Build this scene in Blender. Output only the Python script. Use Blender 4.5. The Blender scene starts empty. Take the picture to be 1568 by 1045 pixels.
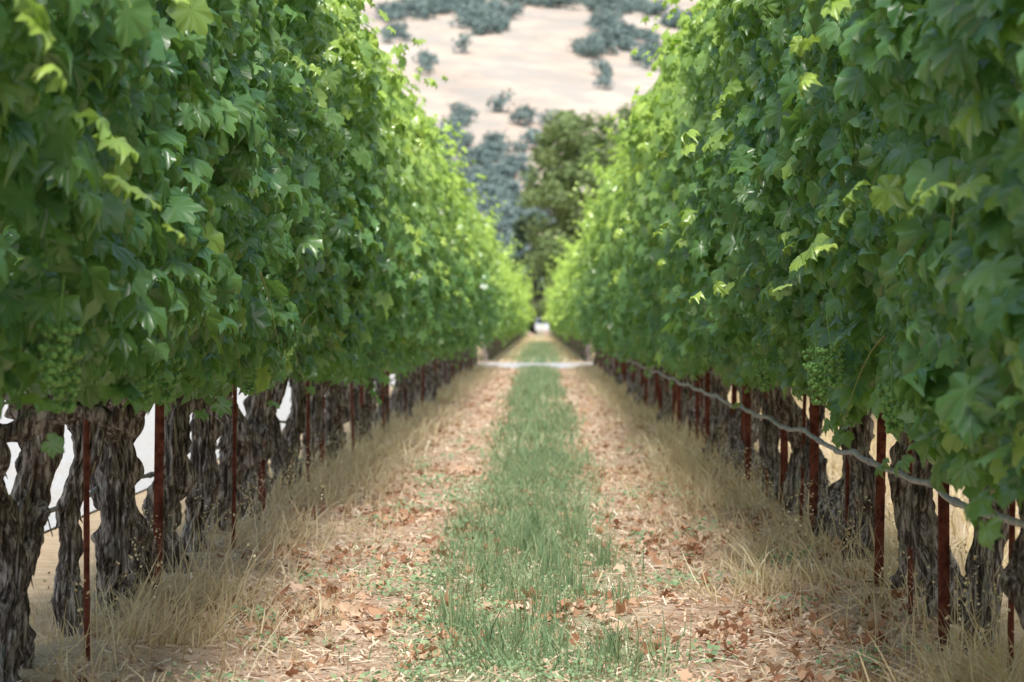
import bpy, bmesh, math, random
import numpy as np
from mathutils import Vector, Matrix, noise as mnoise
random.seed(7); rng=np.random.default_rng(7)
scene=bpy.context.scene
H=1.0; XL=-1.4; XR=1.27

# ---------------------------------------------------------------- helpers
def link(o):
    scene.collection.objects.link(o); return o
def mesh_np(name,verts,faces,mat,attrs=None,smooth=True):
    me=bpy.data.meshes.new(name)
    n=len(verts); m,k=faces.shape
    me.vertices.add(n); me.vertices.foreach_set("co",np.ascontiguousarray(verts,dtype=np.float32).ravel())
    me.loops.add(m*k); me.loops.foreach_set("vertex_index",faces.astype(np.int32).ravel())
    me.polygons.add(m); me.polygons.foreach_set("loop_start",np.arange(0,m*k,k,dtype=np.int32))
    me.polygons.foreach_set("use_smooth",np.full(m,smooth))
    if attrs:
        for nm,a in attrs.items():
            at=me.attributes.new(nm,'FLOAT','POINT'); at.data.foreach_set("value",a.astype(np.float32).ravel())
    me.update(calc_edges=True)
    if mat: me.materials.append(mat)
    return me
def obj(name,me,loc=(0,0,0),rot=(0,0,0),sc=(1,1,1)):
    o=bpy.data.objects.new(name,me); o.location=loc; o.rotation_euler=rot; o.scale=sc; return link(o)
class SN:
    """smooth sum-of-sines noise"""
    def __init__(s,seed,freqs):
        r=np.random.default_rng(seed); s.t=[]
        for f in freqs:
            for _ in range(4):
                a=r.uniform(0,2*np.pi); s.t.append((f*np.cos(a)*r.uniform(.6,1.4),f*np.sin(a)*r.uniform(.6,1.4),r.uniform(0,6.28),1/f**.5))
        s.n=sum(t[3] for t in s.t)/2
    def __call__(s,a,b):
        return sum(w*np.sin(fa*a+fb*b+p) for fa,fb,p,w in s.t)/s.n
def smooth(a,b,x):
    t=np.clip((x-a)/(b-a),0,1); return t*t*(3-2*t)
def unit(v): return v/np.maximum(np.linalg.norm(v,axis=-1,keepdims=True),1e-9)
def instance(T,F,C,N,D,S,curl=None,fold=None):
    N=unit(N); D=D-N*np.sum(D*N,axis=1,keepdims=True); D=unit(D); X=np.cross(D,N)
    z=T[None,:,2]*(curl[:,None] if curl is not None else 1)
    if fold is not None: z=z+np.abs(T[None,:,0])*fold[:,None]
    P=(T[None,:,0,None]*X[:,None]+T[None,:,1,None]*D[:,None]+z[:,:,None]*N[:,None])*S[:,None,None]+C[:,None]
    n=len(C); V=len(T)
    return P.reshape(-1,3),(F[None]+(np.arange(n)*V)[:,None,None]).reshape(-1,F.shape[1])
class Acc:
    def __init__(s): s.v=[];s.f=[];s.a={};s.n=0
    def add(s,v,f,**at):
        s.v.append(v); s.f.append(f+s.n); s.n+=len(v)
        for k,x in at.items(): s.a.setdefault(k,[]).append(x)
    def mesh(s,name,mat,sm=True):
        return mesh_np(name,np.concatenate(s.v),np.concatenate(s.f),mat,{k:np.concatenate(x) for k,x in s.a.items()},sm)

# ---------------------------------------------------------------- material helpers
def newmat(name):
    m=bpy.data.materials.new(name); m.use_nodes=True; nt=m.node_tree; nt.nodes.clear()
    return m,nt
def nd(nt,typ,ins=None,**props):
    n=nt.nodes.new(typ)
    for k,v in props.items(): setattr(n,k,v)
    for k,v in (ins or {}).items():
        s=n.inputs[k]
        if isinstance(v,bpy.types.NodeSocket): nt.links.new(v,s)
        else: s.default_value=v
    return n
def rgb(*c): return (c[0],c[1],c[2],1)
def mix(nt,f,a,b,bt='MIX'):
    n=nt.nodes.new('ShaderNodeMix'); n.data_type='RGBA'; n.blend_type=bt
    for s,v in ((n.inputs[0],f),(n.inputs[6],a),(n.inputs[7],b)):
        if isinstance(v,bpy.types.NodeSocket): nt.links.new(v,s)
        else: s.default_value=v
    return n.outputs[2]
def math_(nt,op,a,b=0.0,c=0.0):
    n=nt.nodes.new('ShaderNodeMath'); n.operation=op
    for s,v in zip(n.inputs,(a,b,c)):
        if isinstance(v,bpy.types.NodeSocket): nt.links.new(v,s)
        else: s.default_value=v
    return n.outputs[0]
def ramp(nt,f,stops):
    n=nt.nodes.new('ShaderNodeValToRGB'); nt.links.new(f,n.inputs[0])
    e=n.color_ramp.elements
    while len(e)<len(stops): e.new(.5)
    for x,(p,c) in zip(e,stops): x.position=p; x.color=rgb(*c) if len(c)==3 else c
    return n.outputs[0]
def mrange(nt,v,a,b,c=0.0,d=1.0):
    n=nd(nt,'ShaderNodeMapRange',{0:v,1:a,2:b,3:c,4:d}); n.interpolation_type='SMOOTHSTEP'; return n.outputs[0]
def out(nt,sh): nd(nt,'ShaderNodeOutputMaterial',{'Surface':sh})
def attr(nt,name): return nd(nt,'ShaderNodeAttribute',attribute_name=name).outputs['Fac']
def noise_(nt,vec,scale,detail=3,rough=.55):
    return nd(nt,'ShaderNodeTexNoise',{'Vector':vec,'Scale':scale,'Detail':detail,'Roughness':rough}).outputs[0]

def leaf_mat(name,mature,mature2,young,tr=.35,rough=.4,trcol=None,spec=.5,tryoung=(.62,.85,.10),detail=True):
    m,nt=newmat(name)
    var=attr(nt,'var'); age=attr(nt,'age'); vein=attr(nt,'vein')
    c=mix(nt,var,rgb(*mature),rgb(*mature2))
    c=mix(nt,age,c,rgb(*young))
    ins={'Roughness':rough,'Specular IOR Level':spec}
    geo=nd(nt,'ShaderNodeNewGeometry')
    if detail:
        vv=math_(nt,'POWER',vein,6.0)
        c=mix(nt,math_(nt,'MULTIPLY',vv,.3),c,rgb(.36,.50,.22))
        back=mix(nt,.5,c,rgb(.28,.40,.22))
        c=mix(nt,geo.outputs['Backfacing'],c,back)
    ins['Base Color']=c
    p=nd(nt,'ShaderNodeBsdfPrincipled',ins)
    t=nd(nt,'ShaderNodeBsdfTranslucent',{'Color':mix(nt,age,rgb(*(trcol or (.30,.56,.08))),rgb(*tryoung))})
    s=nd(nt,'ShaderNodeMixShader',{0:tr,1:p.outputs[0],2:t.outputs[0]})
    out(nt,s.outputs[0]); return m
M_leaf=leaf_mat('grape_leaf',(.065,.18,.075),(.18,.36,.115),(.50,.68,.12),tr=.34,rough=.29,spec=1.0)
M_oak=leaf_mat('oak_leaf',(.15,.23,.10),(.22,.31,.13),(.32,.40,.17),tr=.3,rough=.6,spec=.2,trcol=(.28,.38,.12),tryoung=(.35,.45,.14),detail=False)
M_oak2=leaf_mat('oak_leaf_dark',(.08,.13,.09),(.11,.17,.11),(.16,.22,.13),tr=.25,rough=.7,spec=.2,trcol=(.14,.22,.10),tryoung=(.2,.3,.12),detail=False)
M_dist=leaf_mat('distant_foliage_hazed',(.12,.19,.18),(.17,.24,.21),(.22,.29,.23),tr=.15,rough=.8,spec=.1,trcol=(.18,.26,.2),tryoung=(.24,.29,.2),detail=False)  # aerial haze mixed into the base colours, bluish and desaturated
M_hilltree=leaf_mat('hill_foliage_hazed',(.18,.26,.27),(.24,.32,.30),(.30,.37,.32),tr=.25,rough=.9,spec=.0,trcol=(.26,.34,.33),tryoung=(.3,.38,.34),detail=False)  # paler and bluer: haze of the greater distance is in the colour

def blade_mat(name,a,b,c_,rough=.6,tr=.25):
    m,nt=newmat(name)
    var=attr(nt,'var'); h=attr(nt,'vein')
    c=ramp(nt,var,[(0,a),(.55,b),(1,c_)])
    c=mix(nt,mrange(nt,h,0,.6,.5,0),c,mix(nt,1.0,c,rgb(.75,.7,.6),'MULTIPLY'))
    p=nd(nt,'ShaderNodeBsdfPrincipled',{'Base Color':c,'Roughness':rough,'Specular IOR Level':.3})
    t=nd(nt,'ShaderNodeBsdfTranslucent',{'Color':c})
    out(nt,nd(nt,'ShaderNodeMixShader',{0:tr,1:p.outputs[0],2:t.outputs[0]}).outputs[0]); return m
M_green=blade_mat('green_grass_blade',(.14,.25,.13),(.24,.36,.19),(.50,.52,.30))
M_weed=blade_mat('weed_leaf',(.20,.34,.18),(.30,.44,.23),(.44,.54,.30))
M_dry=blade_mat('dry_grass_blade',(.60,.46,.26),(.83,.70,.45),(.94,.86,.64),tr=.35)
M_litter=blade_mat('dry_leaf_litter',(.28,.11,.06),(.50,.29,.17),(.74,.55,.40),tr=.15)
M_straw=blade_mat('straw_bits',(.50,.32,.20),(.78,.60,.43),(.90,.79,.64),tr=.1)

def bark_mat(name,dark,mid,light,sc=1.0):
    m,nt=newmat(name)
    tc=nd(nt,'ShaderNodeTexCoord').outputs['Object']
    mp=nd(nt,'ShaderNodeMapping',{'Vector':tc,'Scale':(60*sc,60*sc,6*sc)}).outputs[0]
    n1=noise_(nt,mp,1.0,5,.72)
    n2=noise_(nt,tc,9*sc,3); n3=noise_(nt,tc,26*sc,2)
    c=ramp(nt,n1,[(.38,dark),(.48,mid),(.60,light)])
    c=mix(nt,mrange(nt,n2,.46,.66,0,.65),c,mix(nt,1.0,c,rgb(.40,.35,.32),'MULTIPLY'))
    lich=math_(nt,'MULTIPLY',mrange(nt,n2,.30,.42,1,0),mrange(nt,n3,.48,.58))
    c=mix(nt,math_(nt,'MULTIPLY',lich,.6),c,rgb(.30,.37,.31))
    b=nd(nt,'ShaderNodeBump',{'Strength':1.0,'Distance':.02,'Height':n1})
    p=nd(nt,'ShaderNodeBsdfPrincipled',{'Base Color':c,'Roughness':.8,'Specular IOR Level':.3,'Normal':b.outputs[0]})
    out(nt,p.outputs[0]); return m
M_bark=bark_mat('vine_bark',(.035,.025,.022),(.17,.138,.125),(.62,.57,.54))
M_obark=bark_mat('oak_bark',(.03,.025,.02),(.08,.07,.06),(.16,.14,.12),.1)

def simple(name,col,rough=.5,metal=0,nscale=0,col2=None,bump=0,spec=.5):
    m,nt=newmat(name); c=rgb(*col); ins={'Roughness':rough,'Metallic':metal,'Specular IOR Level':spec}
    if nscale:
        tc=nd(nt,'ShaderNodeTexCoord').outputs['Object']; n=noise_(nt,tc,nscale,5,.6)
        c=ramp(nt,n,[(.35,col),(.65,col2 or col)])
        if bump: ins['Normal']=nd(nt,'ShaderNodeBump',{'Strength':bump,'Distance':.01,'Height':n}).outputs[0]
    ins['Base Color']=c
    out(nt,nd(nt,'ShaderNodeBsdfPrincipled',ins).outputs[0]); return m
M_rust=simple('rusty_steel',(.07,.018,.012),.85,.0,22,(.24,.075,.05),.5,spec=.2)
M_hose=simple('grey_hose',(.27,.27,.30),.5,0,25,(.50,.50,.54),.2)
M_wire=simple('galvanised_wire',(.35,.35,.35),.4,.8)
M_grape=simple('green_grape',(.12,.27,.06),.4,0,60,(.21,.40,.10))
M_cane=simple('green_cane',(.24,.18,.07),.5,0,20,(.20,.32,.08))
M_white=simple('white_car_paint',(.6,.61,.63),.4)
M_glass=simple('dark_car_glass',(.02,.025,.03),.25,spec=.3)
M_tyre=simple('tyre_rubber',(.02,.02,.02),.8)
M_head=simple('headlamp',(.7,.72,.75),.1)
M_wall=simple('white_wall',(.6,.61,.63),.8,0,3,(.55,.57,.6))
M_roof=simple('grey_roof',(.3,.3,.32),.8)

# ---------------------------------------------------------------- ground
gn=SN(3,[1.2,3,7]); gn2=SN(4,[9,17])
def gz(x,y):
    x=np.asarray(x,float); y=np.asarray(y,float)
    m=smooth(-2.3,-2.0,x)*(1-smooth(3.0,4.0,x))*(1-smooth(58,62,y))
    berm=.05*np.exp(-((x-XL)/.28)**2)+.05*np.exp(-((x-XR)/.28)**2)
    return m*(berm+.018*gn(x,y*.5)+.007*gn2(x,y))
def grid_mesh(name,xs,ys,zf,mat):
    X,Y=np.meshgrid(xs,ys); Z=zf(X,Y)
    v=np.stack([X,Y,Z],-1).reshape(-1,3); nx=len(xs); ny=len(ys)
    i=(np.arange(ny-1)[:,None]*nx+np.arange(nx-1)[None]).ravel()
    return mesh_np(name,v,np.stack([i,i+1,i+1+nx,i+nx],1),mat)
m,nt=newmat('vineyard_floor')
pos=nd(nt,'ShaderNodeNewGeometry').outputs['Position']
sx=nd(nt,'ShaderNodeSeparateXYZ',{0:pos})
n_big=noise_(nt,pos,1.3,4); n_med=noise_(nt,pos,9,5,.65); n_fine=noise_(nt,pos,70,4,.7)
c=ramp(nt,n_med,[(.33,(.40,.24,.16)),(.47,(.61,.43,.31)),(.62,(.77,.62,.48))])
c=mix(nt,mrange(nt,n_fine,.35,.6,.5,0),c,rgb(.35,.22,.15))
strip=mrange(nt,math_(nt,'ABSOLUTE',math_(nt,'ADD',sx.outputs[0],.04)),.15,.55,1,0)
gm=math_(nt,'MULTIPLY',strip,mrange(nt,n_big,.3,.6,.5,1))
c=mix(nt,math_(nt,'MULTIPLY',gm,.65),c,mix(nt,n_med,rgb(.22,.31,.17),rgb(.45,.47,.30)))
side=mrange(nt,math_(nt,'ABSOLUTE',sx.outputs[0]),.9,1.2,0,1)
c=mix(nt,math_(nt,'MULTIPLY',side,.7),c,mix(nt,n_med,rgb(.44,.32,.19),rgb(.73,.60,.41)))
b=nd(nt,'ShaderNodeBump',{'Strength':.8,'Distance':.02,'Height':n_fine})
out(nt,nd(nt,'ShaderNodeBsdfPrincipled',{'Base Color':c,'Roughness':.95,'Specular IOR Level':.1,'Normal':b.outputs[0]}).outputs[0])
M_ground=m
xs=np.concatenate([[-4000,-1500,-500,-150,-60,-20,-10,-6,-4],np.arange(-3,4.01,.07),[5,7,10,20,60,150,500,1500,4000]])
ys=np.concatenate([[-600,-100,-20,-5,0],np.arange(2,24,.1),np.arange(24,64,.4),[66,70,80,100,150,250,400,700,1500,5000]])
obj('ground',grid_mesh('ground',xs,ys,gz,M_ground))

m,nt=newmat('pale_gravel'); pos=nd(nt,'ShaderNodeNewGeometry').outputs['Position']
c=ramp(nt,noise_(nt,pos,25,6,.7),[(.3,(.38,.37,.36)),(.6,(.58,.58,.58))])
c=mix(nt,mrange(nt,noise_(nt,pos,.5,3),.4,.65,0,.35),c,rgb(.50,.44,.37))
out(nt,nd(nt,'ShaderNodeBsdfPrincipled',{'Base Color':c,'Roughness':.9,'Normal':nd(nt,'ShaderNodeBump',{'Strength':.6,'Distance':.02,'Height':noise_(nt,pos,60,4)}).outputs[0]}).outputs[0])
M_gravel=m
V=[];F=[]
def quad(x0,x1,y0,y1,z=.012):
    i=len(V); V.extend([(x0,y0,z),(x1,y0,z),(x1,y1,z),(x0,y1,z)]); F.append((i,i+1,i+2,i+3))
quad(-60,80,64,72.5); quad(-7.5,-2.35,-20,64)
obj('gravel_road',mesh_np('gravel_road',np.array(V,float),np.array(F),M_gravel,smooth=False))

# ---------------------------------------------------------------- leaf templates
half=[(0,1.0),(7,.86),(15,.84),(26,.64),(36,.78),(44,.80),(54,.94),(63,.82),(72,.80),(83,.68),(98,.78),(112,.84),(128,.72),(140,.70),(158,.54),(172,.34)]
litter=[(0,.9),(14,.8),(30,.66),(54,.85),(82,.66),(114,.72),(150,.55)]
veinval={0:1,54:1,112:1,114:1}
def leaf_template(ring=True,seed=0,pts=half,jit=.07):
    r=random.Random(seed); P=[];vv=[]
    full=[(a,q) for a,q in pts]+[(-a,q) for a,q in reversed(pts) if a!=0]
    for a,q in full:
        q*=r.uniform(1-jit,1+jit); t=math.radians(a)
        P.append((math.sin(t)*q,math.cos(t)*q)); vv.append(1.0 if abs(a) in veinval else (.45 if abs(a) in (172,) else 0))
    n=len(P); P=np.array(P); out_=[[0,0,0]]; ve=[1.0]; F=[]
    def zed(x,y,rr,v):
        return -.30*rr*rr +.19*(1-v)*rr - .12*abs(x) + .10*math.sin(5*x+seed)*rr
    if ring:
        for (x,y),v in zip(P,vv): X,Y=x*.5,y*.5; out_.append([X,Y,zed(X,Y,math.hypot(X,Y),v)]); ve.append(v)
    for (x,y),v in zip(P,vv): out_.append([x,y,zed(x,y,math.hypot(x,y),v)+r.uniform(-.06,.06)]); ve.append(v)
    for i in range(n):
        j=(i+1)%n
        if i==n//2: continue
        if ring:
            F.append([0,1+j,1+i]); F.append([1+i,1+j,1+n+j]); F.append([1+i,1+n+j,1+n+i])
        else: F.append([0,1+j,1+i])
    T=np.array(out_); T[:,1]+=.15
    return T,np.array(F),np.array(ve)
NEAR=[leaf_template(True,s) for s in range(6)]
LIT=[leaf_template(True,s,litter,.28) for s in range(5)]
coarse=[(0,1.0),(27,.60),(54,.9),(82,.60),(114,.78),(160,.5)]
MID=[leaf_template(False,s,coarse) for s in range(3)]
FT=(np.array([[0,1,-.15],[-.75,.1,-.1],[0,-.45,0],[.75,.1,-.1],[0,.1,.1]]),np.array([[4,0,1],[4,1,2],[4,2,3],[4,3,0]]),np.array([.6,.3,.3,.3,1.0]))
FAR=[FT]

# ---------------------------------------------------------------- vine canopy
class Row:
    def __init__(s,cx,ztop,hw,seed,bots):
        s.cx=cx; s.zt=ztop; s.hw=hw; s.b=bots; s.n1=SN(seed,[.8,2.0,4.5]); s.n2=SN(seed+50,[4,9,15]); s.n3=SN(seed+90,[2,5,11])
    def top(s,y): return s.zt+.15*s.n1(y,0)+.08*s.n3(y,3)
    def bot(s,y): return np.interp(y,*s.b)+.08*s.n3(y,9)
    def width(s,y,z):
        t=(z-s.bot(y))/(s.top(y)-s.bot(y))
        w=np.interp(t,[0,.12,.4,.8,.95,1],[.60,.85,1.0,.98,.8,.45])*s.hw
        return w+.08*s.n1(y*1.3,z*1.6)+.10*s.n2(y,z)
def scatter(acc,row,y0,y1,dens,size,temps,inner_side,frac_out=.3,shoots=5.0,voldens=.3):
    L=y1-y0; nA=int(L*2.1*dens)
    def emit(C,N,D,S,age):
        k=len(C); which=rng.integers(0,len(temps),k); curl=rng.uniform(.4,2.5,k)
        var=np.clip(rng.random(k)**1.3*.8+.3*(row.n2(C[:,1]*.4,C[:,2]*.5)+.4),0,1)
        far_glow=smooth(8,26,C[:,1])*smooth(1.1,2.4,C[:,2])*.42+smooth(70,80,C[:,1])*.35  # backlit glow of high and far leaves, painted over the young-leaf lime
        age=np.clip(age+far_glow*rng.uniform(.4,1.2,k),0,1)
        for i,(T,F,ve) in enumerate(temps):
            q=which==i
            if not q.any(): continue
            v,f=instance(T,F,C[q],N[q],D[q],S[q],curl[q]); nv=len(T)
            acc.add(v,f,var=np.repeat(var[q],nv),age=np.repeat(age[q],nv),vein=np.tile(ve,q.sum()))
    for side,cnt in ((inner_side,nA),(-inner_side,int(nA*frac_out))):
        y=rng.uniform(y0,y1,cnt); tt=rng.random(cnt)
        z=row.bot(y)+tt*(row.top(y)-row.bot(y))
        dep=np.where(rng.random(cnt)<voldens,rng.uniform(0,.5,cnt),rng.exponential(.055,cnt))
        w=row.width(y,z); x=row.cx+side*(w-np.minimum(dep,w))
        N=np.stack([side*rng.uniform(.4,1.1,cnt),rng.normal(-.5,.55,cnt),rng.uniform(.0,1.05,cnt)+smooth(.85,1,tt)*.9],1)+rng.normal(0,.24,(cnt,3))
        D=np.stack([side*rng.normal(.2,.3,cnt),rng.normal(0,.55,cnt),-np.ones(cnt)],1)
        S=size*rng.uniform(.5,1.2,cnt)*(1-.15*tt)
        patch=np.clip(.5+.8*row.n1(y*1.1+4,z*1.5),0,1)
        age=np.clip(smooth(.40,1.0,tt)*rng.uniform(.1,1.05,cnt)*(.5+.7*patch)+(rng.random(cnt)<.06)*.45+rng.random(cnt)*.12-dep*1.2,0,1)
        emit(np.stack([x,y,z],1),N,D,S,age)
    cnt=int(L*.5*dens*.7); y=rng.uniform(y0,y1,cnt); u=rng.uniform(-1,1,cnt)
    z=row.top(y)-.15*u*u+rng.normal(0,.05,cnt); x=row.cx+u*row.hw*.8
    emit(np.stack([x,y,z],1),np.stack([u*.6+rng.normal(0,.4,cnt),rng.normal(0,.4,cnt),np.ones(cnt)],1),
         np.stack([u,rng.normal(0,.8,cnt),-.4*np.ones(cnt)],1),size*rng.uniform(.5,1.0,cnt),rng.uniform(.3,1,cnt))
    for _ in range(int(L*shoots)):
        y=rng.uniform(y0,y1); kind=rng.random()
        side=inner_side if rng.random()<.75 else -inner_side
        if kind<.5:
            p=np.array([row.cx+side*row.hw*rng.uniform(.2,.95),y,row.top(y)-rng.uniform(.0,.25)]); d=np.array([side*rng.uniform(-.1,.8),rng.normal(0,.4),rng.uniform(.5,1.1)]); n=rng.integers(5,9); droop=.10
        elif kind<.72:
            z=rng.uniform(1.2,2.6); p=np.array([row.cx+side*(row.width(y,z)-.05),y,z]); d=np.array([side*.8,rng.normal(0,.5),rng.uniform(-.2,.6)]); n=rng.integers(4,7); droop=.3
        else:
            z=row.bot(y)+.08; p=np.array([row.cx+side*(row.width(y,z)*.8),y,z]); d=np.array([side*.3,rng.normal(0,.5),-.6]); n=rng.integers(2,5); droop=.15
        d=unit(d); C=[];
        for i in range(n):
            p=p+d*size*.75; d=unit(d+np.array([0,0,-droop])); C.append(p+rng.normal(0,size*.25,3))
        C=np.array(C); k=np.arange(n)/n
        young=1.0 if kind<.72 else .1
        emit(C,np.stack([side*rng.uniform(.2,.9,n),rng.normal(-.2,.4,n),rng.uniform(.3,1,n)],1),
             np.stack([side*rng.uniform(0,.7,n),rng.normal(0,.7,n),-rng.uniform(.2,1,n)],1),size*(1.0-.6*k)*rng.uniform(.7,1,n),np.clip((.35+.65*k)*young,0,1))
rowL=Row(XL,2.83,.42,11,([0,6,9,14,20],[.88,.88,.84,.78,.72])); rowR=Row(XR,2.97,.40,23,([0,6,9,14,20],[.70,.72,.78,.76,.72]))
mids={}
for row,side,tag in ((rowL,1,'L'),(rowR,-1,'R')):
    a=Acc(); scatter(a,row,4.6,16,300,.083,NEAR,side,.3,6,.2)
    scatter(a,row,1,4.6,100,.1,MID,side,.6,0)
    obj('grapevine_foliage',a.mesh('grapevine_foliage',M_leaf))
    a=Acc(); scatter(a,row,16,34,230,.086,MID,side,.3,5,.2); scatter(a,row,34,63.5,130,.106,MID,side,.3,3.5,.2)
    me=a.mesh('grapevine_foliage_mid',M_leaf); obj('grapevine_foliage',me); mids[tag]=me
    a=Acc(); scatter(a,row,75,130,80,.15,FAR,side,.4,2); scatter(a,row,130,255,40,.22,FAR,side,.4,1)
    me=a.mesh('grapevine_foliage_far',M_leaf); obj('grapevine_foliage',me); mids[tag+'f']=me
for dx in (2.67,5.34):
    obj('grapevine_foliage',mids['R'],(dx,-14,0)); obj('grapevine_foliage',mids['Rf'],(dx,0,0))
obj('grapevine_foliage',mids['Lf'],(-2.67,0,0))
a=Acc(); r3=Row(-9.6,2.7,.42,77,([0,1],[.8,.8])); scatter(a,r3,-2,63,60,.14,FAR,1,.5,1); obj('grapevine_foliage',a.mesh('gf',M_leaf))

# ---------------------------------------------------------------- tubes & trunks
def tube(path,radii,nseg=8,rad_fn=None):
    path=np.array(path,float); n=len(path); V=[]
    tang=np.gradient(path,axis=0); tang=unit(tang)
    up=np.array([1.0,0,0]) if abs(tang[0][0])<.9 else np.array([0,1.0,0])
    for i in range(n):
        t=tang[i]; u=up-t*np.dot(up,t); u/=np.linalg.norm(u); up=u; w=np.cross(t,u)
        for k in range(nseg):
            th=2*math.pi*k/nseg; r=radii[i]
            if rad_fn: r=rad_fn(i,th,r)
            V.append(path[i]+(u*math.cos(th)+w*math.sin(th))*r)
    F=[]
    for i in range(n-1):
        for k in range(nseg):
            k2=(k+1)%nseg; a=i*nseg+k;b=i*nseg+k2; F.append([a,b,b+nseg,a+nseg])
    V.append(path[0]);V.append(path[-1]); c0=len(V)-2;c1=len(V)-1
    for k in range(0,nseg,2):
        F.append([c0,(k+2)%nseg,(k+1)%nseg,k]); o=(n-1)*nseg; F.append([c1,o+k,o+(k+1)%nseg,o+(k+2)%nseg])
    return np.array(V),np.array(F)
def vine_trunk(seed):
    r=random.Random(seed); a=Acc()
    lean=(r.uniform(-.09,.09),r.uniform(-.20,.20)); hgt=r.uniform(.74,.84)
    n=84; path=[];rad=[]; ph=[r.uniform(0,6.28) for _ in range(4)]
    base=r.uniform(.034,.050)
    for i in range(n):
        t=i/(n-1); z=-.06+t*(hgt+.06)
        path.append((lean[0]*t+.038*math.sin(4.5*t*1.5+ph[0])+.014*math.sin(13*t+ph[1]),lean[1]*t+.035*math.sin(4*t*1.4+ph[2])+.012*math.sin(12*t+ph[3]),z))
        q=base*(1+.45*math.exp(-t*9)+.16*math.sin(9*t+ph[1])+.14*math.sin(21*t+ph[2])+.7*math.exp(-((t-.92)/.09)**2))
        rad.append(q)
    rad[-1]*=.45; rad[-2]*=.75
    tw=r.uniform(.3,1.6)*r.choice((-1,1)); off=r.uniform(0,50)
    def fn(i,th,q):
        t=i/(n-1); p=th+tw*t
        c,s=math.cos(p),math.sin(p)
        v=mnoise.noise(Vector((c*2.0+off,s*2.0,t*4.0)))*.5+mnoise.noise(Vector((c*5+off,s*5,t*9)))*.36+mnoise.noise(Vector((c*13,s*13+off,t*16)))*.34
        kn=max(0,mnoise.noise(Vector((c*1.6,s*1.6+off,t*9)))-.12)*1.5
        return q*(1+v+kn)
    v,f=tube(path,rad,56,fn); a.add(v,f)
    head=np.array(path[-5])
    for sgn in (-1,1):
        m=26; L=r.uniform(.45,.58); pp=[];rr=[]; rise=r.uniform(.02,.12); p1,p2=r.uniform(0,6),r.uniform(0,6)
        for i in range(m):
            t=i/(m-1)
            pp.append(head+np.array([.015*math.sin(6*t+p1)*t*2,sgn*(L*t),-.03+rise*min(1,t*2.2)+.018*math.sin(8*t+p2)])); rr.append(.036*(1-.45*t)*(1+.22*math.sin(26*t+p1)))
        rr[-1]*=.4
        def fn2(i,th,q): return q*(1+.35*mnoise.noise(Vector((math.cos(th)*3,math.sin(th)*3+off,i*.35))))
        v,f=tube(pp,rr,20,fn2); a.add(v,f)
        for k in range(5):
            b=np.array(pp[3+k*5]) if 3+k*5<m else np.array(pp[-2]); q=[]
            dx=r.uniform(-.06,.06); dy=r.uniform(-.04,.04); h=r.uniform(.08,.15)
            for i in range(6): t=i/5; q.append(b+np.array([dx*t,dy*t,h*t]))
            v,f=tube(q,[.02,.018,.016,.018,.017,.008],10); a.add(v,f)
    for k in range(40):
        i=r.randrange(6,n-6); th=r.uniform(0,6.28); u=np.array([math.cos(th),math.sin(th),0]); w=np.array([-math.sin(th),math.cos(th),0]); q=[]
        ln=r.randrange(4,12); lift=r.uniform(.1,.7); dr=r.uniform(-.5,.5)
        for j in range(ln):
            t=j/(ln-1); ii=max(1,i-j)
            q.append(np.array(path[ii])+u*(rad[ii]*(1.05+lift*t*t))+w*rad[ii]*dr*t)
        wd=r.uniform(.0012,.0038)
        v,f=tube(q,[wd*.5]+[wd]*(ln-2)+[.0008],4); a.add(v,f)
    return a.mesh('grapevine_trunk_%d'%seed,M_bark)
trunks=[vine_trunk(s) for s in range(12)]
def tree_low(seed):
    a=Acc(); path=[(.02*math.sin(i+seed),.03*math.cos(i*.8+seed),-.05+i*.095) for i in range(9)]
    v,f=tube(path,[.07,.055,.05,.06,.05,.055,.06,.085,.03],8); a.add(v,f)
    v,f=tube([(0,-.5,.74),(0,-.25,.72),(0,0,.68),(0,.25,.72),(0,.5,.74)],[.02,.03,.045,.03,.02],8); a.add(v,f)
    return a
k=0
for X,y0 in ((XL,3.1),(XR,3.35)):
    y=y0
    while y<63:
        me=trunks[(k*7+int(y*3))%12]; s_=random.uniform(.8,1.12)
        obj('grapevine',me,(X+random.uniform(-.05,.05),y+random.uniform(-.16,.16),float(gz(X,y))),(0,0,random.choice((0,math.pi))+random.uniform(-.2,.2)),(s_,1,random.uniform(.95,1.06)))
        k+=1; y+=1.0
obj('grapevine',trunks[3],(XL+.02,9.6,0),(math.radians(-4),0,.5),(.85,.85,1))
obj('grapevine',trunks[5],(XL-.05,11.6,0),(math.radians(4),0,2.5),(.9,.9,1))
obj('grapevine',trunks[8],(XL+.02,7.75,0),(math.radians(3),0,1.5),(.85,.85,1))
def trunk_line(X,y0,y1,name='grapevine_row'):
    a=Acc(); y=y0; i=0
    while y<y1:
        t=tree_low(i%7); v=np.concatenate(t.v)+np.array([X,y,0]); a.add(v,np.concatenate(t.f)); y+=1.0; i+=1
    obj(name,a.mesh(name,M_bark))
for X in (XR+2.67,XR+5.34,-9.6): trunk_line(X,0,63)
for X in (XL,XR,XR+2.67,XL-2.67): trunk_line(X,75,255)

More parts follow.
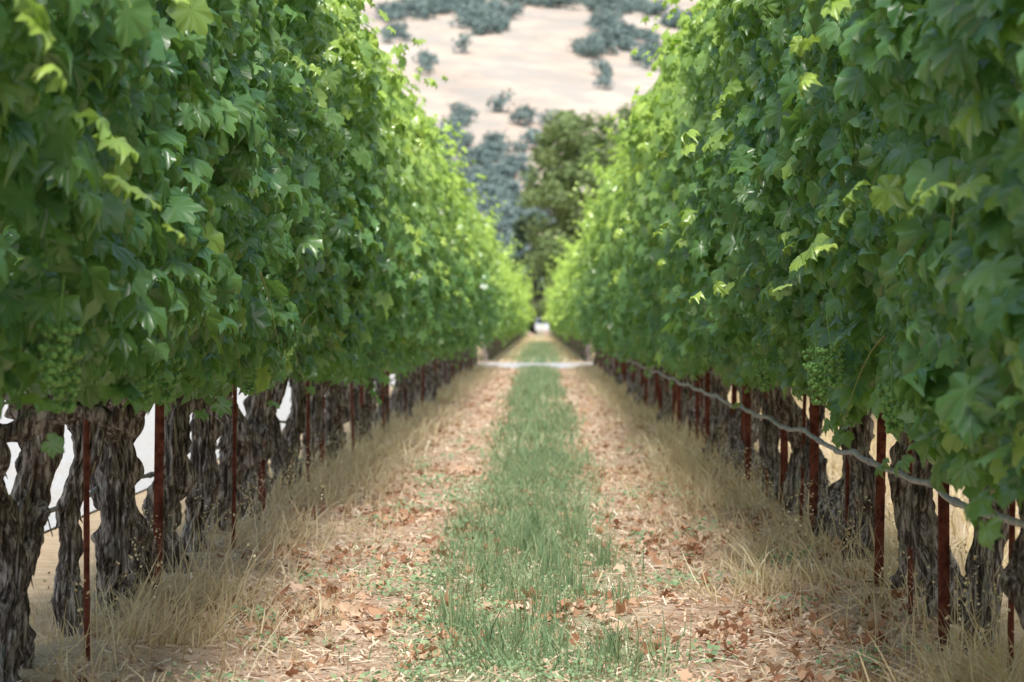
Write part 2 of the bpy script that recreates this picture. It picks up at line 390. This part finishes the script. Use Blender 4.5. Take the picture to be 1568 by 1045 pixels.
a=Acc()
for X,row,sd in ((XL,rowL,1),(XR,rowR,-1)):
    for y in np.arange(4.6,28,.16):
        y=y+random.uniform(-.05,.05); x=X+random.uniform(-.05,.05); top=random.uniform(1.6,2.8); out_=sd*random.uniform(-.15,.34); dy=random.uniform(-.15,.15); pp=[]
        for i in range(9):
            t=i/8; pp.append((x+out_*math.sin(t*2.2)+.01*math.sin(9*t),y+dy*t,.82+t*(top-.82)))
        v,f=tube(pp,[.006*(1-.6*i/8) for i in range(9)],6); a.add(v,f)
    for _ in range(30):
        y=random.uniform(5,16); z=random.uniform(.9,1.5); x=X+sd*(random.uniform(.2,.40)); pp=[]; dz=random.uniform(-.2,.4); dx=sd*random.uniform(0,.1); dy=random.uniform(-.3,.3)
        for i in range(7): t=i/6; pp.append((x+dx*t,y+dy*t,z+dz*t-.15*t*t))
        v,f=tube(pp,[.0035*(1-.7*i/6) for i in range(7)],6); a.add(v,f)
obj('grapevine_canes',a.mesh('canes',M_cane))

def bunch(seed):
    r=random.Random(seed); bm=bmesh.new()
    for i in range(90):
        t=r.random(); R=.042*(1-.7*t)+.004; th=r.uniform(0,6.28); q=R*math.sqrt(r.uniform(.3,1))
        bmesh.ops.create_icosphere(bm,subdivisions=2,radius=r.uniform(.0055,.0085),matrix=Matrix.Translation((q*math.cos(th),q*math.sin(th),-.13*t)))
    bmesh.ops.create_cone(bm,segments=6,radius1=.002,radius2=.002,depth=.12,matrix=Matrix.Translation((0,0,.04)))
    me=bpy.data.meshes.new('grape_bunch'); bm.to_mesh(me); bm.free(); me.materials.append(M_grape)
    for p in me.polygons: p.use_smooth=True
    return me
bs=[bunch(i) for i in range(3)]
for (x,y,z) in [(-1.0,6.05,1.00),(-1.02,6.25,.94),(-1.04,7.6,.90),(-1.08,8.5,.90),(-1.10,11,.86),(.90,9.0,.93),(.88,9.25,.87),(.90,9.5,.92),(.92,7.6,.84),(.95,12.4,.84)]:
    obj('grape_bunch',bs[random.randrange(3)],(x,y,z),(0,random.uniform(-.2,.2),random.uniform(0,6)))

def stake():
    bm=bmesh.new()
    prof=[(-.017,0),(-.017,-.004),(.017,-.004),(.017,0),(.0025,.0),(.0025,.03),(-.0025,.03),(-.0025,0)]
    zs=[-.1,2.35]; rings=[[bm.verts.new((x,y,z)) for x,y in prof] for z in zs]
    n=len(prof)
    for i in range(n): bm.faces.new((rings[0][i],rings[0][(i+1)%n],rings[1][(i+1)%n],rings[1][i]))
    bm.faces.new(rings[1]); bm.faces.new(rings[0][::-1])
    z=.1
    while z<2.3:
        bmesh.ops.create_cube(bm,size=1,matrix=Matrix.Translation((0,-.0075,z))@Matrix.Diagonal((.012,.007,.02,1))); z+=.055
    me=bpy.data.meshes.new('metal_stake'); bm.to_mesh(me); bm.free(); me.materials.append(M_rust); return me
def rod():
    v,f=tube([(0,0,z) for z in np.linspace(-.1,1.6,18)],[.0065+.0008*(i%2) for i in range(18)],8); return mesh_np('rod',v,f,M_rust)
ST=stake(); RD=rod()
y=6.6; j=0
while y<63:
    if j%2==1: obj('metal_stake',ST,(XL+.02,y+1.9,0),(random.uniform(-.02,.02),random.uniform(-.02,.02),random.uniform(-.6,.6)))
    else: obj('training_rod',RD,(XL+.10,y+1.75,0),(random.uniform(-.03,.03),random.uniform(-.03,.03),0),(1.3,1.3,1))
    obj('metal_stake',ST,(XR-.05-.04*(j%2),y-.1,0),(random.uniform(-.03,.03),random.uniform(-.02,.02),random.uniform(-.9,.9)))
    if y<30:
        obj('training_rod',RD,(XR-.06,y+.9,0),(random.uniform(-.03,.03),random.uniform(-.03,.03),0),(1.2,1.2,1))
    y+=2.0; j+=1
def hose(X,z0,sag,r,y0,y1,nm):
    pp=[];ys=np.arange(y0,y1,.08 if y1<70 else .5)
    for yy in ys:
        ph=((yy-6.5)%2.0)/2.0
        pp.append((X+.010*math.sin(yy*2.3)+.005*math.sin(yy*6.1),yy,z0-sag*4*ph*(1-ph)+.007*math.sin(yy*2.1)+.002*math.sin(yy*9)))
    v,f=tube(pp,[r]*len(pp),10); a=Acc(); a.add(v,f)
    yy=y0+.3
    while yy<min(y1,30):
        i=int((yy-y0)/.08); q=[pp[i],pp[i+1]]
        v,f=tube(q,[r*1.35,r*1.35],10); a.add(v,f); yy+=.66
    obj(nm,a.mesh(nm,M_hose))
hose(XR-.13,.535,.02,.0095,3,63,'irrigation_hose')
hose(XL-.10,.45,.03,.008,3,63,'irrigation_hose')
a=Acc()
for X in (XL,XR):
    for z in (.86,1.2,1.6,2.0):
        v,f=tube([(X+.03,yy,z) for yy in (1,20,40,63)],[.0016]*4,6); a.add(v,f)
obj('trellis_wire',a.mesh('trellis_wire',M_wire))

# ---------------------------------------------------------------- grass
def blades(acc,n,xf,y0,y1,hmin,hmax,w,bend,maskf=None,tuft=None,lean=0,spread=.028):
    x=xf(n); y=rng.uniform(y0,y1,n); hs=np.ones(n)
    if tuft:
        m=max(1,n//tuft); tx=xf(m); ty=rng.uniform(y0,y1,m); i=rng.integers(0,m,n); x=tx[i]+rng.normal(0,spread,n); y=ty[i]+rng.normal(0,spread,n); hs=rng.uniform(.5,1.25,m)[i]
        tl=rng.normal(0,.22,(m,2))[i]
    else: tl=np.zeros((n,2))
    if maskf is not None:
        q=maskf(x,y)>rng.random(n); x=x[q];y=y[q]; n=len(x); hs=hs[q]; tl=tl[q]
    h=rng.uniform(hmin,hmax,n)*rng.uniform(.6,1,n)*hs; th=rng.uniform(0,6.283,n); b=rng.uniform(.05,1,n)*bend
    dx=np.cos(th);dy=np.sin(th); z0=gz(x,y)-.01
    ww=w*rng.uniform(.6,1.3,n); a2=rng.uniform(0,6.283,n); px=np.cos(a2)*ww/2; py=np.sin(a2)*ww/2
    P=np.zeros((n,7,3)); ve=np.zeros((n,7))
    lx=lean+tl[:,0]; ly=tl[:,1]
    for k,(t,wk) in enumerate(((0,1),(.4,.85),(.75,.55))):
        cx=x+dx*b*h*t*t+lx*h*t; cy=y+dy*b*h*t*t+ly*h*t; cz=z0+h*t*(1-.35*b*t)
        for s,sg in ((0,-1),(1,1)):
            P[:,k*2+s,0]=cx+sg*px*wk; P[:,k*2+s,1]=cy+sg*py*wk; P[:,k*2+s,2]=cz
        ve[:,k*2:k*2+2]=t
    P[:,6,0]=x+dx*b*h+lx*h;P[:,6,1]=y+dy*b*h+ly*h;P[:,6,2]=z0+h*(1-.35*b); ve[:,6]=1
    T=np.array([[0,1,3],[0,3,2],[2,3,5],[2,5,4],[4,5,6]])
    acc.add(P.reshape(-1,3),(T[None]+(np.arange(n)*7)[:,None,None]).reshape(-1,3),var=np.repeat(np.clip(rng.normal(.5,.27,n),0,1),7),vein=ve.ravel())
gm_=SN(31,[3.5,7,13])
def strip_mask(x,y):
    d=np.abs(x+.03+.05*np.sin(y*.55)); return np.clip((1-smooth(.20,.52,d))*(.68+.75*gm_(x*1.6,y*.45)),0.015,1)
xg=lambda n: rng.normal(-.03,.28,n)
a=Acc()
blades(a,20000,xg,8.2,22,.05,.20,.0046,.8,strip_mask,tuft=18,spread=.04)
blades(a,12000,xg,6,22,.03,.09,.0045,1.0,strip_mask)
blades(a,26000,xg,22,64,.06,.22,.010,.8,strip_mask,tuft=10,spread=.06)
blades(a,10000,lambda n: rng.normal(0,.3,n),73,140,.1,.22,.03,.7)
for (tx,ty,n,hh) in [(-.30,9.5,34,.27),(-.26,9.3,26,.24),(-.08,8.9,40,.2),(.02,9.7,70,.22),(.12,10.8,70,.22),(.2,8.7,60,.15),(.24,9.0,50,.14),(.27,12,70,.2),(-.05,12.6,100,.24),(-.2,11.6,60,.2),(.04,8.9,50,.18),(.30,10.4,40,.15),(-.02,14,110,.25),(.16,13.4,90,.22),(.05,11.4,90,.24),(-.12,10.3,50,.18)]:
    blades(a,n,lambda k:rng.normal(tx,.03,k),ty-.06,ty+.06,hh*.45,hh,.0045,.3)
obj('green_grass',a.mesh('green_grass',M_green))
a=Acc()
wm=SN(61,[2.5,6,12])
n=34000; x=rng.normal(-.15,.40,n); y=6.5+20*rng.random(n)**1.7; q=(wm(x*1.5,y)+.36-np.abs(x+.1)*.7)>rng.random(n)*.5; x=x[q];y=y[q];n=len(x)
N=np.stack([rng.normal(0,.5,n),rng.normal(-.1,.5,n),np.ones(n)],1)
v,f=instance(FT[0],FT[1],np.stack([x,y,gz(x,y)+rng.uniform(0,.035,n)],1),N,rng.normal(0,1,(n,3)),rng.uniform(.005,.012,n))
a.add(v,f,var=np.repeat(rng.random(n),5),vein=np.full(5*n,1.0))
for _ in range(60):
    tx=random.choice((random.uniform(-.95,-.3),random.uniform(.3,1.0))); ty=random.uniform(7.5,24); n=45; rr=random.uniform(.03,.08)
    x=rng.normal(tx,rr,n);y=rng.normal(ty,rr,n)
    v,f=instance(FT[0],FT[1],np.stack([x,y,gz(x,y)+rng.uniform(.0,.06,n)],1),np.stack([rng.normal(0,.6,n),rng.normal(-.2,.5,n),np.ones(n)],1),rng.normal(0,1,(n,3)),rng.uniform(.008,.018,n))
    a.add(v,f,var=np.repeat(rng.random(n),5),vein=np.full(5*n,1.0))
obj('low_weeds',a.mesh('low_weeds',M_weed))
a=Acc(); dm=SN(41,[1.5,4,9])
for X,s in ((XL,1),(XR,-1)):
    xf=lambda n:X+s*.20+rng.normal(0,.17,n)
    mf=lambda x,y:np.clip(.45+1.3*dm(x*1.5,y),.05,1)
    blades(a,9000,xf,6.5,20,.10,.30,.0056,1.2,mf,tuft=20,lean=s*.2,spread=.035)
    blades(a,12000,lambda n:X+s*.15+rng.uniform(-.6,.6,n),6.5,20,.03,.12,.005,1.5,mf)
    blades(a,14000,xf,20,64,.08,.26,.011,1.1,mf,tuft=12,lean=s*.15,spread=.06)
blades(a,9000,lambda n:XR+rng.uniform(.3,3,n),7,40,.08,.22,.012,1.0)
blades(a,5000,lambda n:rng.uniform(-1,1,n),73,200,.08,.2,.04,1.0)
obj('dry_grass',a.mesh('dry_grass',M_dry))
a=Acc()
for X,s in ((XL,1),(XR,-1)):
    blades(a,350,lambda n:X+s*.15+rng.normal(0,.15,n),7,22,.28,.42,.0035,.7)
    n=700; i=rng.integers(0,60,n); ty=rng.uniform(7,20,60)[i]; tx=(X+s*.15+rng.normal(0,.12,60))[i]
    v,f=instance(FT[0],FT[1],np.stack([tx+rng.normal(0,.015,n),ty+rng.normal(0,.015,n),.27+rng.uniform(-.05,.07,n)],1),rng.normal(0,1,(n,3)),np.tile([0,0,1.],(n,1))+rng.normal(0,.3,(n,3)),np.full(n,.007))
    a.add(v,f,var=np.repeat(rng.random(n),5),vein=np.full(5*n,1.0))
obj('dry_grass_seed_heads',a.mesh('seed_heads',M_dry))
a=Acc(); lm=SN(71,[2,5,11])
for (n,y0,y1,temps,sz) in ((8000,6.5,20,LIT,.031),(6000,20,64,MID,.036)):
    x=rng.uniform(-1.3,1.25,n); y=rng.uniform(y0,y1,n)
    keep=np.clip(.42+.9*lm(x*1.3,y)-.4*np.exp(-(x/.3)**2),0.05,1)>rng.random(n); x=x[keep];y=y[keep];n=len(x)
    which=rng.integers(0,len(temps),n)
    for i,(T,F,ve) in enumerate(temps):
        q=which==i; m=q.sum()
        sg=np.where(rng.random(m)<.6,1,-1)
        v,f=instance(T,F,np.stack([x[q],y[q],gz(x[q],y[q])+rng.uniform(.006,.025,m)],1),np.stack([rng.normal(0,.5,m),rng.normal(0,.5,m),np.ones(m)],1),rng.normal(0,1,(m,3)),sz*rng.uniform(.4,1.3,m),rng.uniform(-1.8,1.8,m),rng.uniform(0,.9,m)*sg)
        a.add(v,f,var=np.repeat(np.clip(rng.beta(1.7,1.3,m),0,1),len(T)),vein=np.full(len(v),1.0))
obj('fallen_leaves',a.mesh('fallen_leaves',M_litter))
a=Acc()
n=44000; x=rng.uniform(-1.4,1.35,n); y=6.5+57*rng.random(n)**1.7
N=np.stack([rng.normal(0,.35,n),rng.normal(0,.35,n),np.ones(n)],1)
T=np.array([[-.12,-1,0],[.12,-1,0],[.1,1,.1],[-.1,1,.1]]);F=np.array([[0,1,2],[0,2,3]])
v,f=instance(T,F,np.stack([x,y,gz(x,y)+rng.uniform(.003,.02,n)],1),N,rng.normal(0,1,(n,3)),rng.uniform(.006,.028,n)*(1+y/40))
a.add(v,f,var=np.repeat(rng.random(n),4),vein=np.full(4*n,1.0))
n=16000; x=rng.uniform(-1.3,1.25,n); y=6.5+30*rng.random(n)**1.5
T=np.array([[-.6,-.8,0],[.7,-.5,.1],[.4,.8,0],[-.5,.5,.15]])
v,f=instance(T,F,np.stack([x,y,gz(x,y)+rng.uniform(.003,.012,n)],1),np.stack([rng.normal(0,.5,n),rng.normal(0,.5,n),np.ones(n)],1),rng.normal(0,1,(n,3)),rng.uniform(.005,.013,n))
a.add(v,f,var=np.repeat(rng.random(n)*.6,4),vein=np.full(4*n,1.0))
obj('straw_litter',a.mesh('straw_litter',M_straw))

# ---------------------------------------------------------------- trees
def crown(acc,centers,radii,per,size,sq=.8):
    for c,r in zip(centers,radii):
        u=unit(rng.normal(0,1,(per,3))); q=r*rng.random(per)**.45
        C=np.array(c)+u*q[:,None]*np.array([1,1,sq])
        N=u+rng.normal(0,.7,(per,3)); N[:,2]+=.3
        v,f=instance(FT[0],FT[1],C,N,rng.normal(0,1,(per,3)),size*rng.uniform(.6,1.3,per))
        acc.add(v,f,var=np.repeat(np.clip(rng.random(per)*.6+rng.random()*.4,0,1),5),age=np.repeat(np.clip(u[:,2]*.5+rng.random()*.5-.2,0,1),5),vein=np.zeros(5*per))  # leaves get a lighter colour towards the top of each clump
def tree(name,x,y,h,R,seed,mat,ncl=60,per=170,leaf=.22,low=.12,prof_=(.6,.9,1,.92,.68,.42,.15)):
    r=random.Random(seed); root=bpy.data.objects.new(name,None); link(root); root.location=(x,y,0)
    t=Acc(); cs=[];rs=[]
    tp=[(.15*math.sin(i),.15*math.cos(i*1.3),h*.75*i/9) for i in range(10)]
    v,f=tube(tp,[h*.028*(1-.8*i/9)+.03 for i in range(10)],12); t.add(v,f)
    for i in range(ncl):
        zz=low+(.95-low)*r.random()
        prof=np.interp(zz,[low,low+.12,.4,.6,.8,.92,1],prof_)
        th=r.uniform(0,6.28); q=R*prof*math.sqrt(r.uniform(.1,1)); c=(q*math.cos(th),q*math.sin(th),zz*h)
        cs.append(c); rs.append(R*r.uniform(.15,.28))
        if i%3==0:
            zb=max(.1*h,c[2]-q*.9); zb=min(zb,h*.7)
            pp=[(c[0]*u,c[1]*u,zb+(c[2]-zb)*u**.8) for u in np.linspace(0,1,6)]
            v,f=tube(pp,[h*.009*(1-.8*u)+.02 for u in np.linspace(0,1,6)],6); t.add(v,f)
    o=obj('trunk_and_limbs',t.mesh('limbs',M_obark)); o.parent=root
    a=Acc(); crown(a,cs,rs,per,leaf); o=obj('crown',a.mesh('crown',mat)); o.parent=root
tree('oak_tree',5.9,285,22.3,7.2,5,M_oak,190,170,.28,.06,(.6,.9,1,.97,.9,.75,.5))
tree('oak_tree',-.6,300,12.8,3.4,2,M_oak2,60,150,.26,.04)
tree('oak_tree',12.5,292,18,6,3,M_oak2,60,150,.3,.08)
a=Acc(); t=Acc()
for i in range(110):
    x=random.gauss(-8,30) if i>50 else random.uniform(-22,8); y=random.uniform(400,520); h=random.uniform(8,14); R=h*.36
    cs=[(x+random.uniform(-R,R),y+random.uniform(-R,R),h*random.uniform(.15,.88)) for _ in range(10)]
    crown(a,cs,[R*random.uniform(.4,.6) for _ in cs],45,.6)
    v,f=tube([(x,y,0),(x,y,h*.4),(x,y,h*.7)],[.35,.25,.1],6); t.add(v,f)
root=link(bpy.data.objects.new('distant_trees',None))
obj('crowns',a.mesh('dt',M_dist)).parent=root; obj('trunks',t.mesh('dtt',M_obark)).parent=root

# ---------------------------------------------------------------- hillside
hn=SN(90,[.004,.009]); hn2=SN(91,[.02,.045])
def hz(x,y):
    s=np.clip(y-600,0,None)
    base=.225*s*smooth(0,200,s)
    base=np.where(y>1500,.225*900+ (y-1500)*.08,base)
    return -2+base+smooth(0,300,s)*(14*hn(x,y)+1.3*hn2(x,y))-.00001*x*x
m,nt=newmat('dry_hill_grass_hazed'); pos=nd(nt,'ShaderNodeNewGeometry').outputs['Position']
c=ramp(nt,noise_(nt,pos,.018,6,.65),[(.34,(.40,.34,.29)),(.47,(.55,.45,.365)),(.62,(.62,.53,.45))])  # dry grass tones washed out by haze painted into the ramp
c=mix(nt,mrange(nt,noise_(nt,pos,.07,4),.44,.60,0,.65),c,rgb(.39,.375,.34))
out(nt,nd(nt,'ShaderNodeBsdfPrincipled',{'Base Color':c,'Roughness':1.0,'Specular IOR Level':0}).outputs[0])
obj('hillside',grid_mesh('hillside',np.linspace(-1600,1600,161),np.concatenate([np.linspace(560,1300,120),np.linspace(1320,2600,30)]),hz,m))
a=Acc()
def hill_tree(x,y,R):
    z=float(hz(x,y)); cs=[(x+random.uniform(-.5,.5)*R,y+random.uniform(-.5,.5)*R,z+R*random.uniform(.4,1.1)) for _ in range(5)]
    crown(a,cs,[R*random.uniform(.5,.75) for _ in cs],28,R*.17,.75)
def grove(x,y,rx,ry,n,R=(3.5,6)):
    for _ in range(n):
        th=random.uniform(0,6.28); q=math.sqrt(random.random()); hill_tree(x+rx*q*math.cos(th),y+ry*q*math.sin(th),random.uniform(*R))
def hp(px,py):
    u=(px-826)/4460; w=(495-py)/4460; y=620
    while y<1500 and float(hz(u*y,y))<w*y+1: y+=4
    return u*y,y
for (px,py,wx,n) in [(770,160,10,1),(735,45,80,24),(690,18,100,40),(905,85,50,14),(960,70,90,26),(1010,100,80,20),(960,20,120,40),(930,45,60,10),(840,8,140,40),(760,25,80,20),(705,195,40,9),(690,235,60,16),(760,245,60,10),(735,275,80,26),(790,290,50,14),(700,305,60,20),(770,330,60,22),(820,225,30,5),(620,30,80,22),(605,65,30,5),(800,190,20,3),(1050,45,60,20),(850,330,80,20),(708,85,9,1),(650,110,30,4),(720,350,60,22),(780,370,60,22),(740,400,60,20),(800,420,60,20),(740,315,40,10),(850,205,20,3),(925,130,40,4)]:
    x,y=hp(px,py); grove(x,y,wx/4460*y/2,16,n,(2.3,4.4) if n>1 else (4.5,5))
for _ in range(380):
    x=random.uniform(-700,700); y=random.uniform(640,1300)
    if abs(x)>75 and mnoise.noise(Vector((x*.008,y*.012,3)))>-.02: hill_tree(x,y,random.uniform(4,7))
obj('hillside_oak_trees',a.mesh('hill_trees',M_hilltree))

# ---------------------------------------------------------------- farmhouse on the lower slope
def box(bm,x0,x1,y0,y1,z0,z1):
    vs=[bm.verts.new(p) for p in ((x0,y0,z0),(x1,y0,z0),(x1,y1,z0),(x0,y1,z0),(x0,y0,z1),(x1,y0,z1),(x1,y1,z1),(x0,y1,z1))]
    for f in ((0,3,2,1),(4,5,6,7),(0,1,5,4),(1,2,6,5),(2,3,7,6),(3,0,4,7)): bm.faces.new([vs[i] for i in f])
def bmobj(name,bm,mat,parent):
    me=bpy.data.meshes.new(name); bmesh.ops.recalc_face_normals(bm,faces=bm.faces); bm.to_mesh(me); bm.free(); me.materials.append(mat); o=obj(name,me); o.parent=parent; return o
hx,hy=hp(736,325); y_=hy-20; root=link(bpy.data.objects.new('white_farmhouse',None)); root.location=(hx*y_/hy,y_,float(hz(hx,y_)))
bm=bmesh.new(); box(bm,-2.0,2.0,-3,3,-3,6.0)
p=[bm.verts.new(q) for q in ((-2.0,-3,6.0),(2.0,-3,6.0),(0,-3,7.6),(-2.0,3,6.0),(2.0,3,6.0),(0,3,7.6))]; bm.faces.new(p[:3]); bm.faces.new(p[3:]); bmobj('walls',bm,M_wall,root)
bm=bmesh.new()
for s in (-1,1):
    q=[bm.verts.new(c_) for c_ in ((s*2.4,-3.4,5.7),(0,-3.4,7.7),(0,3.4,7.7),(s*2.4,3.4,5.7))]; bm.faces.new(q)
bmobj('roof',bm,M_roof,root)
bm=bmesh.new(); box(bm,-.5,.5,-3.05,-3.0,0,2.1); box(bm,-1.6,-.9,-3.05,-3.0,1.1,2.2); box(bm,.9,1.6,-3.05,-3.0,1.1,2.2); box(bm,-.5,.5,-3.05,-3.0,3.6,4.8); bmobj('door_and_windows',bm,M_glass,root)

# ---------------------------------------------------------------- parked white car beyond the vineyard
root=link(bpy.data.objects.new('parked_car',None)); root.location=(.45,262,.0)
bm=bmesh.new()
prof=[(-2.2,.35,.55),(-2.15,.3,.78),(-1.3,.28,.92),(-.7,.28,.98),(1.6,.28,1.0),(2.1,.3,.95),(2.2,.4,.6)]
secs=[]
for (yy,zb,zt) in prof:
    hw=.9 if abs(yy)<2 else .8
    secs.append([bm.verts.new(q) for q in ((-hw*.95,yy,zb),(-hw,yy,(zb+zt)/2),(-hw*.93,yy,zt),(0,yy,zt+.04),(hw*.93,yy,zt),(hw,yy,(zb+zt)/2),(hw*.95,yy,zb))])
for a_,b_ in zip(secs,secs[1:]):
    for i in range(7): bm.faces.new((a_[i],a_[(i+1)%7],b_[(i+1)%7],b_[i]))
bm.faces.new(secs[0]); bm.faces.new(secs[-1][::-1])
bmobj('body',bm,M_white,root)
bm=bmesh.new()
lo=[bm.verts.new(q) for q in ((-.8,-1.0,.97),(.8,-1.0,.97),(.8,1.9,.99),(-.8,1.9,.99))]; hi=[bm.verts.new(q) for q in ((-.6,-.3,1.45),(.6,-.3,1.45),(.6,1.3,1.45),(-.6,1.3,1.45))]
for i in range(4): bm.faces.new((lo[i],lo[(i+1)%4],hi[(i+1)%4],hi[i]))
bmobj('windows',bm,M_glass,root)
bm=bmesh.new(); box(bm,-.62,.62,-.34,1.34,1.452,1.5)
for s in (-1,1):
    for y0_,y1_ in ((-1.0,-.3),(1.9,1.3)):
        q=[bm.verts.new(c_) for c_ in ((s*.82,y0_,.985),(s*.76,y0_,.985),(s*.57,y1_,1.46),(s*.63,y1_,1.46))]; bm.faces.new(q)
bmobj('roof_and_pillars',bm,M_white,root)
bm=bmesh.new()
for sx_ in (-.82,.82):
    for yy in (-1.4,1.35):
        bmesh.ops.create_cone(bm,cap_ends=True,segments=20,radius1=.33,radius2=.33,depth=.2,matrix=Matrix.Translation((sx_,yy,.33))@Matrix.Rotation(math.pi/2,4,'Y'))
bmobj('wheels',bm,M_tyre,root)
bm=bmesh.new(); box(bm,-.78,-.45,-2.2,-2.14,.62,.75); box(bm,.45,.78,-2.2,-2.14,.62,.75); bmobj('headlamps',bm,M_head,root)

# ---------------------------------------------------------------- light, world, camera
SUN_EL=57; SUN_AZ=178
w=bpy.data.worlds.new("World"); scene.world=w; w.use_nodes=True; nt=w.node_tree; nt.nodes.clear()
sky=nt.nodes.new('ShaderNodeTexSky'); sky.sky_type='NISHITA'; sky.sun_disc=False
sky.sun_elevation=math.radians(SUN_EL); sky.sun_rotation=math.radians(SUN_AZ); sky.air_density=1.3; sky.dust_density=3; sky.ozone_density=1.5
bg=nt.nodes.new('ShaderNodeBackground'); bg.inputs[1].default_value=.15; ow=nt.nodes.new('ShaderNodeOutputWorld')
nt.links.new(sky.outputs[0],bg.inputs[0]); nt.links.new(bg.outputs[0],ow.inputs[0])
L=bpy.data.lights.new('sun','SUN'); L.energy=4.5; L.angle=math.radians(16); L.color=(1,.98,.94)
o=link(bpy.data.objects.new('sun',L))
el=math.radians(SUN_EL); az=math.radians(SUN_AZ); d=Vector((math.sin(az)*math.cos(el),math.cos(az)*math.cos(el),math.sin(el)))
o.rotation_euler=d.to_track_quat('Z','Y').to_euler()
cam=bpy.data.cameras.new('camera'); co=link(bpy.data.objects.new('camera',cam)); scene.camera=co
cam.lens=102.4; cam.sensor_width=36; cam.clip_start=.1; cam.clip_end=9000
co.location=(0,0,H); co.rotation_euler=(math.radians(90-.35),0,math.radians(.54))
cam.dof.use_dof=True; cam.dof.focus_distance=9.4; cam.dof.aperture_fstop=6.3
scene.view_settings.view_transform='Standard'; scene.view_settings.look='None'; scene.view_settings.exposure=0
